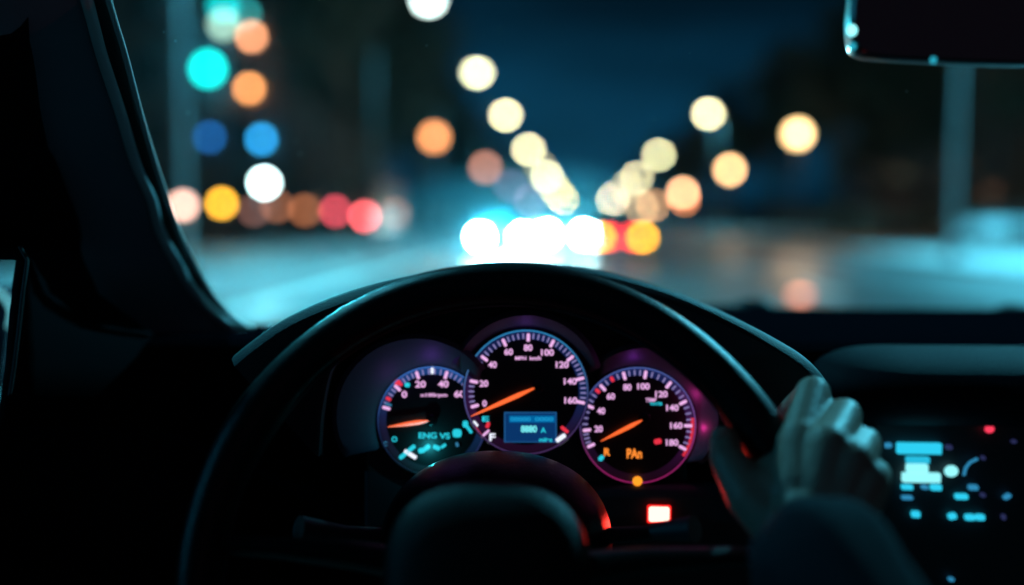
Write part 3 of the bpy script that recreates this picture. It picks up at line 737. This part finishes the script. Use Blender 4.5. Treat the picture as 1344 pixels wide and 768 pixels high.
def globe_lamp(px, py, Y, colour, gain, label, group, rad=.2, light=0, lc=(1, .55, .25), cat='globe lamp', name='globe_lamp', pos=None):
    p = Vector(pos) if pos else P(px, py, Y)
    t = thing(name, label, cat, (p.x, p.y, 0), group=group)
    bm = nb(); tube(bm, [(p.x, p.y, 0.0), (p.x, p.y, .35), (p.x, p.y, p.z - rad)], [.09, .05, .035], 10); obj('post', bm, M_dpole, t)
    bm = nb(); tube(bm, [(p.x, p.y, p.z - rad * 1.1), (p.x, p.y, p.z - rad * .6)], [.05, rad * .6], 12); obj('collar', bm, M_dpole, t)
    bm = nb(); sphere(bm, p, rad, 18, 12); obj('globe', bm, disc_emission('globe_%d' % LN[0], colour, gain, rad, Y), t); LN[0] += 1
    bm = nb(); tube(bm, [(p.x, p.y, p.z + rad * .9), (p.x, p.y, p.z + rad * 1.25)], [rad * .5, rad * .1], 12); obj('cap', bm, M_dpole, t)
    if light: lamp('globe_light', 'POINT', (p.x + (rad + .08 if pos else 0), p.y - (0 if pos else rad + .08), p.z), lc, light if pos else light * .4, .0)
    return t
gw = 'warm globe lamps on the right pavement'
globe_lamp(1047, 176, 46, (255, 212, 145), 1.5, 'brightest warm globe lamp standing on the right pavement in front of trees', gw, .32, 900)
globe_lamp(958, 223, 66, (255, 202, 140), 1.0, 'warm globe lamp second from the brightest one on the right pavement', gw, .3, 500)
globe_lamp(896, 253, 100, (255, 190, 140), .95, 'orange globe lamp left of the second warm globe', gw, .34)
globe_lamp(898, 262, 125, (235, 140, 90), .5, 'dull orange globe lamp just behind another orange globe', gw, .34)
globe_lamp(857, 270, 150, (190, 140, 95), .75, 'dim brown globe lamp near the far taillights', gw, .4)
globe_lamp(842, 272, 190, (240, 205, 150), .4, 'faint cream globe lamp farthest along the right pavement', gw, .45)
gl = 'orange globe lamps in front of the left trees'
globe_lamp(570, 180, 40, (240, 150, 85), .95, 'bright orange globe lamp before the dark trees on the left', gl, .25, 300)
globe_lamp(637, 220, 62, (170, 115, 95), .9, 'brownish globe lamp right of the bright orange one', gl, .28)
globe_lamp(670, 244, 88, (85, 78, 100), .8, 'dim mauve globe lamp third along the left trees', gl, .32)
globe_lamp(696, 263, 120, (105, 75, 95), .8, 'dim rosy globe lamp farthest along the left trees', gl, .38)
gb = 'low lamps along the forecourt at the left'
globe_lamp(240, 270, 16.5, (250, 195, 175), 1.05, 'pink white low lamp close to the windshield pillar', gb, .10, 60)
globe_lamp(291, 267, 36, (255, 185, 40), 1.0, 'yellow low lamp right of the pink white one', gb, .17, 150)
globe_lamp(333, 276, 38, (95, 62, 55), .9, 'faint brown low lamp under the white lamp', gb, .17)
globe_lamp(364, 271, 38, (125, 75, 50), .8, 'dim brown low lamp right of the white lamp', gb, .17)
globe_lamp(400, 276, 41, (130, 75, 45), .95, 'dim brown low lamp left of the parked truck', gb, .19)
globe_lamp(518, 280, 48, (110, 68, 48), .85, 'dim brown low lamp right of the parked truck', gb, .21)
globe_lamp(347, 240, 30, (215, 255, 255), 2.6, 'brilliant cold white globe lamp on a post in the forecourt', 'cold white forecourt lamp', .16, 700, (.25, .9, 1))

globe_lamp(0, 0, 6, (190, 250, 255), 1.0, 'unseen cold globe lamp added beside the driver window to light the hand', 'added lamp beside the car',   .2, 90, (.03, .58, 1), pos=(-5.5, -.3, 2.7))  # unseen lamp added at the driver's side to light the thumb
q = P(1050, 391, 15.0); rs = thing('road_reflection', 'added orange glow standing for a reflection on the asphalt ahead', 'road reflection', (q.x, 15.0, .006))  # glowing disc added in place of an orange reflection on the road
bm = nb(); box(bm, (q.x, 15.0, .018), (.22, .2, .026)); obj('reflection_base', bm, M_dpole, rs, bevel=.006)
bm = nb(); sphere(bm, (q.x, 14.98, .06), .12, scale=(1, .6, .45)); obj('reflection_disc', bm, disc_emission('reflection_glow', (225, 135, 105), .5, .085, 15.0), rs)
# ---- traffic signals on the nearest visible left pole
def traffic_signal(px, py, Y, lit, label, colours, s=1.0):
    p = P(px, py, Y); t = thing('traffic_signal', label, 'traffic light', p, group='traffic lights on the left pole')
    bm = nb(); box(bm, p + Vector((0, .14, .36 * s - .36 * s * lit)), (.36 * s, .2, 1.05 * s)); obj('housing', bm, M_dpole, t, bevel=.04)
    for k in range(3):
        q = p + Vector((0, .03, .34 * s * (k - lit) * -1))
        bm = nb(); sphere(bm, q, .135 * s, 18, 12, scale=(1, .25, 1)); obj('lens', bm, colours[k], t)
        bm = nb()
        for a0 in range(-80, 81, 20):
            pass
        tube(bm, [q + Vector((math.sin(R(a)) * .16 * s, -.08, math.cos(R(a)) * .16 * s)) for a in range(-90, 91, 15)], .015, 6); obj('visor', bm, M_dpole, t)
    bm = nb(); tube(bm, [p + Vector((0, .2, 0)), Vector((-7.3, Y + .02, p.z))], .03, 8); obj('bracket', bm, M_dpole, t)
    return t
dark = mat('unlit_lens', (.03, .03, .03), .3)
ang = .135 / 17.8 * FPX
Eg = emat('signal_green', srgb(0, 235, 225), 1.0 * (30 / ang) ** 2); Eo = emat('signal_dim', srgb(170, 215, 190), .8 * (26 / ang) ** 2)
traffic_signal(272, 90, 17.8, 1, 'near traffic light glowing green on the left pole, lower of the two', [dark, emat('signal_green', (0, 1, 1), 1), dark], 1.25)
traffic_signal(292, 8, 17.2, 1, 'traffic light higher on the left pole near the top of the frame', [dark, emat('signal_green_soft', srgb(0, 205, 205), .8 * (26 / ang) ** 2), Eo], .9)
_s = P(272, 92, 17.5); lamp('signal_glow', 'SPOT', _s, (.05, .78, 1), 4000, .1, (Vector((.3, 1.2, 1.0)) - _s).to_track_quat('-Z', 'Y').to_euler(), 34, .8)

# ---- left building with wall lamps
M_brick = mat('dark_brick', (.14, .11, .10), .85, bump=.3, scale=20, vary=.25)
M_glassd = mat('dark_window_glass', (.02, .025, .03), .1)
M_frame = mat('window_frame_paint', (.35, .35, .34), .6)
def building(x0, x1, y0, y1, h, label, floors, cols, doors=True):
    t = thing('building', label, 'building', ((x0 + x1) / 2, (y0 + y1) / 2, 0))
    bm = nb(); box(bm, ((x0 + x1) / 2, (y0 + y1) / 2, h / 2), (x1 - x0, y1 - y0, h)); obj('wall', bm, M_brick, t, smooth=False)
    bm = nb(); box(bm, ((x0 + x1) / 2, (y0 + y1) / 2, h + .2), (x1 - x0 + .6, y1 - y0 + .6, .4)); obj('roof', bm, mat('roof_felt', (.06, .06, .06), .9), t, smooth=False)
    for f in range(floors):
        z = 2 + f * 3.1
        for c_ in range(cols):
            fx = x0 + (x1 - x0) * (c_ + .5) / cols
            bm = nb(); box(bm, (fx, y0 - .03, z + .2), (1.3, .1, 1.6)); wf = obj('window', bm, M_frame, t, smooth=False)
            bm = nb(); box(bm, (fx, y0 - .07, z + .2), (1.14, .06, 1.44)); obj('pane', bm, M_glassd, wf, smooth=False)
        side = x1 + .03 if x1 < 0 else x0 - .03
        for c_ in range(4):
            fy = y0 + (y1 - y0) * (c_ + .5) / 4
            bm = nb(); box(bm, (side, fy, z + .2), (.1, 1.3, 1.6)); wf = obj('window', bm, M_frame, t, smooth=False)
            bm = nb(); box(bm, (side + (.04 if x1 < 0 else -.04), fy, z + .2), (.06, 1.14, 1.44)); obj('pane', bm, M_glassd, wf, smooth=False)
    return t
building(-38, -13.4, 48, 72, 19, 'dark brick block of flats behind the wall lamps on the left', 5, 5)
building(-70, -44, 44, 70, 14, 'lower dark building seen through the gap behind the pillar', 4, 5)
building(26, 60, 60, 95, 13, 'dark long building behind the trees on the right', 4, 6)
def wall_lamp(px, py, colour, gain, label, rad=.15):
    p = P(px, py, 47.75); t = thing('wall_lamp', label, 'wall lamp', p, group='wall lamps on the brick block')
    bm = nb(); tube(bm, [p + Vector((0, .25, .1)), p + Vector((0, .02, .22)), p + Vector((0, 0, .1))], .02, 8); obj('bracket', bm, M_dpole, t)
    bm = nb(); sphere(bm, p, rad, 16, 10); obj('globe', bm, disc_emission('wall_globe_%d' % LN[0], colour, gain, rad, 47.75), t); LN[0] += 1
wall_lamp(330, 48, (225, 150, 105), .9, 'upper orange wall lamp on the brick block', .2)
wall_lamp(327, 116, (230, 150, 85), .9, 'lower orange wall lamp directly under the other orange one', .2)
wall_lamp(343, 183, (35, 140, 200), .95, 'bright blue wall lamp above the white forecourt lamp', .2)
wall_lamp(275, 180, (14, 70, 125), .95, 'dim blue wall lamp left of the bright blue one', .2)
wall_lamp(322, 18, (40, 150, 150), .5, 'faint green blue wall lamp highest on the brick block', .2)

# ---- vehicles
M_tyre = mat('tyre_rubber', (.02, .02, .02), .8); M_rim = mat('wheel_alloy', (.45, .46, .48), .35, metal=.8)
M_glass = mat('car_glass', (.02, .025, .03), .08)
def car(label, loc, rotz, paint, front, rear, group='vehicles on the road', w_=1.75, L=4.3, h=1.42, xs=.62, zl=.66):
    """front faces local -Y; front/rear = lamp materials"""
    t = thing('car', label, 'car', loc, (0, 0, rotz), group)
    prof = [(-L/2, .35), (-L/2 - .02, .62), (-L/2 + .12, .78), (-L/2 + .95, .93), (-L/2 + 1.6, h), (L/2 - 1.5, h + .02), (L/2 - .75, .98), (L/2 - .08, .92), (L/2, .62), (L/2 - .03, .32)]
    bm = nb(); rows = []
    for s, sh in ((-1, .90), (-.97, .96), (-.86, 1), (0, 1.0), (.86, 1), (.97, .96), (1, .90)):
        row = []
        for (y, z) in prof:
            k = w_ / 2 * s
            if z > 1.0: k *= .80
            row.append(Vector((k, y * (.985 if abs(s) == 1 else 1), .32 + (z - .32) * sh)))
        rows.append(row)
    v = loft(bm, rows, closed=True)
    bm.faces.new(v[0]); bm.faces.new(v[-1][::-1])
    obj('body', bm, paint, t, local=True)
    bm = nb(); y0, y1 = -L/2 + .98, -L/2 + 1.56
    loft(bm, [[Vector((-.66, y0, .97)), Vector((.66, y0, .97))], [Vector((-.56, y1, h - .02)), Vector((.56, y1, h - .02))]]); o = obj('windscreen', bm, M_glass, t, local=True); solid(o, .02, 0)
    bm = nb(); y0, y1 = L/2 - .78, L/2 - 1.45
    loft(bm, [[Vector((-.64, y0, 1.02)), Vector((.64, y0, 1.02))], [Vector((-.56, y1, h)), Vector((.56, y1, h))]]); o = obj('rear_window', bm, M_glass, t, local=True); solid(o, .02, 0)
    for s in (-1, 1):
        bm = nb(); loft(bm, [[Vector((s * (w_/2 - .05), -L/2 + 1.2, .97)), Vector((s * (w_/2 - .05), L/2 - .95, 1.0))], [Vector((s * (w_/2 * .82), -L/2 + 1.68, h - .06)), Vector((s * (w_/2 * .82), L/2 - 1.5, h - .05))]])
        o = obj('side_window', bm, M_glass, t, local=True); solid(o, .02, 0)
        for y in (-L/2 + .8, L/2 - .8):
            bm = nb(); tube(bm, [(s * (w_/2 - .2), y, .32), (s * (w_/2 + .01), y, .32)], .32, 24); wl = obj('wheel', bm, M_tyre, t, local=True)
            bm = nb(); tube(bm, [(s * (w_/2 + .005), y, .32), (s * (w_/2 + .02), y, .32)], [.2, .17], 16); obj('wheel_rim', bm, M_rim, wl, local=True)
        bm = nb(); sphere(bm, (s * xs, -L/2 - .015, zl), .11, scale=(1, .35, .85)); obj('headlight', bm, front, t, local=True)
        bm = nb(); sphere(bm, (s * xs, L/2 + .0, zl), .12, scale=(1, .35, .75)); tl = obj('tail_light', bm, rear[0], t, local=True)
        if rear[1]:
            bm = nb(); sphere(bm, (s * (xs - .27), L/2 + .02, zl + .02), .09, scale=(1.4, .35, .9)); obj('brake_lens', bm, rear[1], tl, local=True)
        bm = nb(); box(bm, (s * (w_/2 + .08), -L/2 + 1.25, .98), (.16, .1, .12)); obj('side_mirror', bm, paint, t, local=True, bevel=.02)
    bm = nb(); box(bm, (0, L/2 + .01, .5), (.5, .02, .12)); obj('number_plate', bm, M_frame, t, local=True)
    return t
off_l = mat('unlit_headlight', (.5, .5, .5), .15); off_t = mat('unlit_tail_light', (.25, .01, .01), .2)
P_dark = mat('car_paint_dark', (.03, .03, .035), .25, coat=.6); P_silver = mat('car_paint_silver', (.5, .52, .54), .3, coat=.5, metal=.3); P_white = mat('car_paint_white', (.75, .76, .76), .3, coat=.5); P_blue = mat('car_paint_blue', (.04, .08, .16), .25, coat=.6)
def hl(Y, gain): return emat('headlight_%d' % Y, srgb(190, 248, 255), gain * (26 / min(.105 / Y * FPX, 26)) ** 2, nee=True)
go = 'oncoming cars with headlights on'
car('oncoming car with blazing white headlights, closest of the oncoming cars', (-2.155, 31.2, 0), 0, P_dark, hl(29, 42), (off_t, None), go)
car('oncoming car straddling the lane line between the closest one and the car ahead', (-.33, 36.2, 0), 0, P_silver, hl(34, 36), (off_t, None), go)
car('oncoming car second in the left lane, behind the closest one', (-2.1, 48, 0), 0, P_white, hl(46, 20), (off_t, None), go)
car('oncoming car third in the left lane, far away', (-2.1, 78, 0), 0, P_dark, hl(76, 8), (off_t, None), go)
car('oncoming car fourth in the left lane, almost at the vanishing point', (-2.1, 125, 0), 0, P_silver, hl(123, 6), (off_t, None), go)
ga = 'cars driving ahead'
ylw = emat('tail_amber', srgb(255, 172, 14), 1.25 * (26 / (.11 / 29 * FPX)) ** 2); rdd = emat('tail_red', srgb(255, 30, 40), .9 * (26 / (.11 / 29 * FPX)) ** 2)
amb = emat('tail_amber_far', srgb(255, 120, 20), .7 * (26 / (.11 / 58 * FPX)) ** 2); rdf = emat('tail_red_far', srgb(255, 20, 40), 1.2 * (26 / (.11 / 58 * FPX)) ** 2)
car('car ahead with yellow and red tail lights glowing', (1.33, 31.15, 0), PI, P_dark, off_l, (ylw, rdd), ga)
car('farther car ahead with red tail lights in the next lane', (2.2, 58, 0), PI, P_blue, off_l, (rdf, None), ga)
gp = 'cars parked by the right pavement'
car('pale car parked on the right pavement beyond the bare lamp post', (16.9, 40, .12), R(70), P_silver, off_l, (off_t, None), gp)
car('white car parked farther along the right pavement', (13.5, 92, .12), R(90), P_white, off_l, (off_t, None), gp)
# light thrown by the headlights of the oncoming cars and of our own
lamp('headlight_beam', 'SPOT', (-2.15, 28.6, .7), (.2, .85, 1), 9000, .05, (R(84), 0, PI), 60, .6)
for x in (-.25, .98):
    lamp('own_headlight', 'SPOT', (x, 2.95, .68), (.3, .9, 1), 1700, .05, (R(86.5), 0, R(2)), 75, .7)

# parked truck, left
pt = P(459, 279, 46)
tk = thing('box_truck', 'parked box truck on the left showing two round red tail lamps', 'truck', (pt.x, 46, 0.12))
bm = nb(); box(bm, (pt.x, 49.6, 1.95), (2.2, 6.4, 2.5)); obj('cargo_box', bm, P_dark, tk, smooth=False, bevel=.05)
bm = nb(); box(bm, (pt.x, 54.0, 1.45), (2.1, 1.9, 2.1)); obj('cab', bm, M_dpole, tk, smooth=False, bevel=.15)
bm = nb(); box(bm, (pt.x, 50, .55), (1.9, 7.6, .25)); obj('chassis', bm, M_dpole, tk, smooth=False)
for s in (-1, 1):
    for y in (47.8, 53.8):
        bm = nb(); tube(bm, [(pt.x + s * .75, y, .52), (pt.x + s * 1.08, y, .52)], .42, 20); obj('wheel', bm, M_tyre, tk)
for px, colr, gn in ((440, (190, 60, 75), .9), (479, (240, 90, 95), 1.0)):
    q = P(px, 277 if px == 440 else 284, 46.3); bm = nb(); sphere(bm, q, .17, scale=(1, .4, 1)); obj('tail_light', bm, disc_emission('truck_tail_%d' % px, colr, gn, .17, 46.3), tk)

# ---- trees and hedges
M_bark = mat('bark', (.10, .08, .06), .9, bump=.5, scale=15); M_leaf = mat('leaves', (.038, .05, .03), .7, vary=.4, scale=1.2)
def tree_meshes(seed, H_, spread):
    rnd = random.Random(seed)
    bm = nb(); tube(bm, [(0, 0, 0), (.1, .05, H_ * .2), (.0, .1, H_ * .45), (.1, 0, H_ * .8)], [.28, .2, .14, .04], 10)
    tips = []
    for k in range(11):
        z0 = H_ * rnd.uniform(.25, .7); a = rnd.uniform(0, 2 * PI); l = spread * rnd.uniform(.5, .95)
        q = Vector((math.cos(a) * l, math.sin(a) * l, z0 + H_ * rnd.uniform(.1, .25))); tips.append(q)
        tube(bm, [(0, 0, z0), Vector((0, 0, z0)).lerp(q, .5) + Vector((0, 0, .2)), q], [.09, .06, .02], 6)
    trunk = bm
    bm = nb()
    cl_ = [(q + Vector((rnd.uniform(-.5, .5), rnd.uniform(-.5, .5), rnd.uniform(0, .8))), rnd.uniform(.9, 1.7)) for q in tips] + [(Vector((rnd.uniform(-.4, .4) * spread, rnd.uniform(-.4, .4) * spread, H_ * rnd.uniform(.55, .97))), rnd.uniform(.9, 1.8)) for _ in range(12)]
    for q, r_ in cl_:
        for _ in range(170):
            d = Vector((rnd.gauss(0, 1), rnd.gauss(0, 1), rnd.gauss(0, 1))).normalized() * r_ * rnd.uniform(.5, 1.08)
            p = q + d; x = Vector((rnd.gauss(0, 1), rnd.gauss(0, 1), rnd.gauss(0, .6))).normalized(); y = x.orthogonal().normalized(); y.rotate(Quaternion(x, rnd.uniform(0, 6)))
            s = rnd.uniform(.12, .28)
            bm.faces.new([bm.verts.new(p + x * s), bm.verts.new(p + y * s * .6), bm.verts.new(p - x * s), bm.verts.new(p - y * s * .6)])
    out = []
    for nm, b_, m in (('trunk', trunk, M_bark), ('crown', bm, M_leaf)):
        me = bpy.data.meshes.new(nm); b_.to_mesh(me); b_.free(); me.materials.append(m); out.append(me)
    return out
TM = [tree_meshes(11, 13, 3.4), tree_meshes(23, 15, 4.2), tree_meshes(37, 11, 3.6)]
def tree(x, y, k, s, rz, label, group):
    t = thing('tree', label, 'tree', (x, y, 0), (0, 0, rz), group); t.scale = (s, s, s)
    for nm, me in zip(('trunk', 'crown'), TM[k]):
        o = bpy.data.objects.new(nm, me); COL.objects.link(o); o.parent = t
rt = random.Random(5)
gr = 'trees behind the right pavement'
spots = [(21.5, 34, 1, 1.05), (19.5, 41, 0, 1.05), (21, 48, 1, 1.1), (18.2, 55, 0, 1.0), (19, 62, 2, 1.1), (17.4, 66, 1, 1.0), (19, 75, 0, 1.1), (17.5, 86, 1, 1.05), (18.5, 98, 0, 1.15), (17, 112, 1, 1.05), (18, 128, 2, 1.2), (17, 148, 1, 1.0), (17.5, 172, 0, 1.1), (17.5, 200, 1, 1.0), (17.5, 240, 0, 1.1), (17.5, 300, 1, 1.1)]
for i, (x, y, k, s) in enumerate(spots):
    tree(x, y, k, s, rt.uniform(0, 6), 'dark leafy tree behind the right pavement, number %d counted from the car' % (i + 1) if i > 3 else 'dark leafy tree behind the right pavement, %s from the car' % words[i], gr)
glf = 'trees behind the left pavement'
spots = [(-10.0, 43, 1, .95), (-10.4, 50, 0, 1.1), (-11.4, 54, 1, 1.1), (-12, 58, 2, 1.3), (-11.2, 68, 0, 1.1), (-12, 80, 1, 1.0), (-11.5, 94, 0, 1.0), (-12, 112, 1, .9), (-12, 135, 2, 1.0), (-12, 165, 0, .9), (-12, 205, 1, .9), (-12, 260, 0, .9)]
for i, (x, y, k, s) in enumerate(spots):
    tree(x, y, k, s, rt.uniform(0, 6), 'dark leafy tree behind the left pavement, %s from the car' % words[i], glf)
def hedge(x0, x1, y0, y1, h, label):
    rnd = random.Random(int(y0)); bm = nb(); n = int((y1 - y0) * 26)
    box(bm, ((x0 + x1) / 2, (y0 + y1) / 2, h / 2 - .1), (x1 - x0 - .4, y1 - y0 - .4, h - .2))
    for _ in range(n):
        p = Vector((rnd.uniform(x0, x1), rnd.uniform(y0, y1), rnd.uniform(.1, h + .15))); x = Vector((rnd.gauss(0, 1), rnd.gauss(0, 1), rnd.gauss(0, 1))).normalized(); y = x.orthogonal().normalized(); s = rnd.uniform(.1, .22)
        bm.faces.new([bm.verts.new(p + x * s), bm.verts.new(p + y * s * .6), bm.verts.new(p - x * s), bm.verts.new(p - y * s * .6)])
    tag(obj('hedge', bm, M_leaf, smooth=False), label, 'hedge')
hedge(20.0, 21.6, 26, 110, 2.2, 'long clipped dark hedge under the right hand trees')
hedge(-14.2, -12.8, 80, 300, 2.0, 'long dark hedge under the left hand trees')

# ---- moonlight, very weak
sun = lamp('moon', 'SUN', (0, 0, 50), (.6, .8, 1), .012, 0, (R(50), 0, R(160))); sun.data.angle = R(.5)

# ---- night haze
HAZE = 0.00006
bm = nb(); box(bm, (0, 330, 29), (180, 800, 62)); hz = obj('haze', bm, None, smooth=False)
hz.data.materials.clear(); mh = bpy.data.materials.new('haze'); mh.use_nodes = True; n = mh.node_tree; n.nodes.remove(n.nodes['Principled BSDF'])
pv = n.nodes.new('ShaderNodeVolumePrincipled'); pv.inputs['Density'].default_value = HAZE; pv.inputs['Color'].default_value = (.35, .85, 1, 1); pv.inputs['Anisotropy'].default_value = .86
n.links.new(pv.outputs[0], n.nodes['Material Output'].inputs['Volume']); hz.data.materials.append(mh); tag(hz, 'thin night haze over the street', None, kind='stuff')
bm = nb(); sphere(bm, (-1.3, 30.5, .9), 1, 32, 16, scale=(4.8, 4.2, 1.9)); bloom = obj('bloom', bm, None); bloom.data.materials.clear()  # scattering volume added to give the headlights their bloom
mm = bpy.data.materials.new('bloom_volume'); mm.use_nodes = True; n = mm.node_tree; n.nodes.remove(n.nodes['Principled BSDF'])
pv = n.nodes.new('ShaderNodeVolumePrincipled'); pv.inputs['Density'].default_value = .026; pv.inputs['Color'].default_value = (.12, .75, 1, 1); pv.inputs['Anisotropy'].default_value = .6
n.links.new(pv.outputs[0], n.nodes['Material Output'].inputs['Volume']); bloom.data.materials.append(mm); tag(bloom, 'volume added for the bloom round the headlights of the oncoming cars', None, kind='stuff')

# ------------------------------------------------------------------ render settings
sc.view_settings.view_transform = 'Standard'; sc.view_settings.look = 'None'; sc.view_settings.exposure = 0; sc.view_settings.gamma = 1
cy = sc.cycles
cy.use_denoising = True; cy.use_adaptive_sampling = False
cy.sample_clamp_indirect = 6; cy.sample_clamp_direct = 0
cy.max_bounces = 5; cy.diffuse_bounces = 2; cy.glossy_bounces = 3; cy.volume_bounces = 0; cy.transparent_max_bounces = 12
cy.caustics_reflective = False; cy.caustics_refractive = False
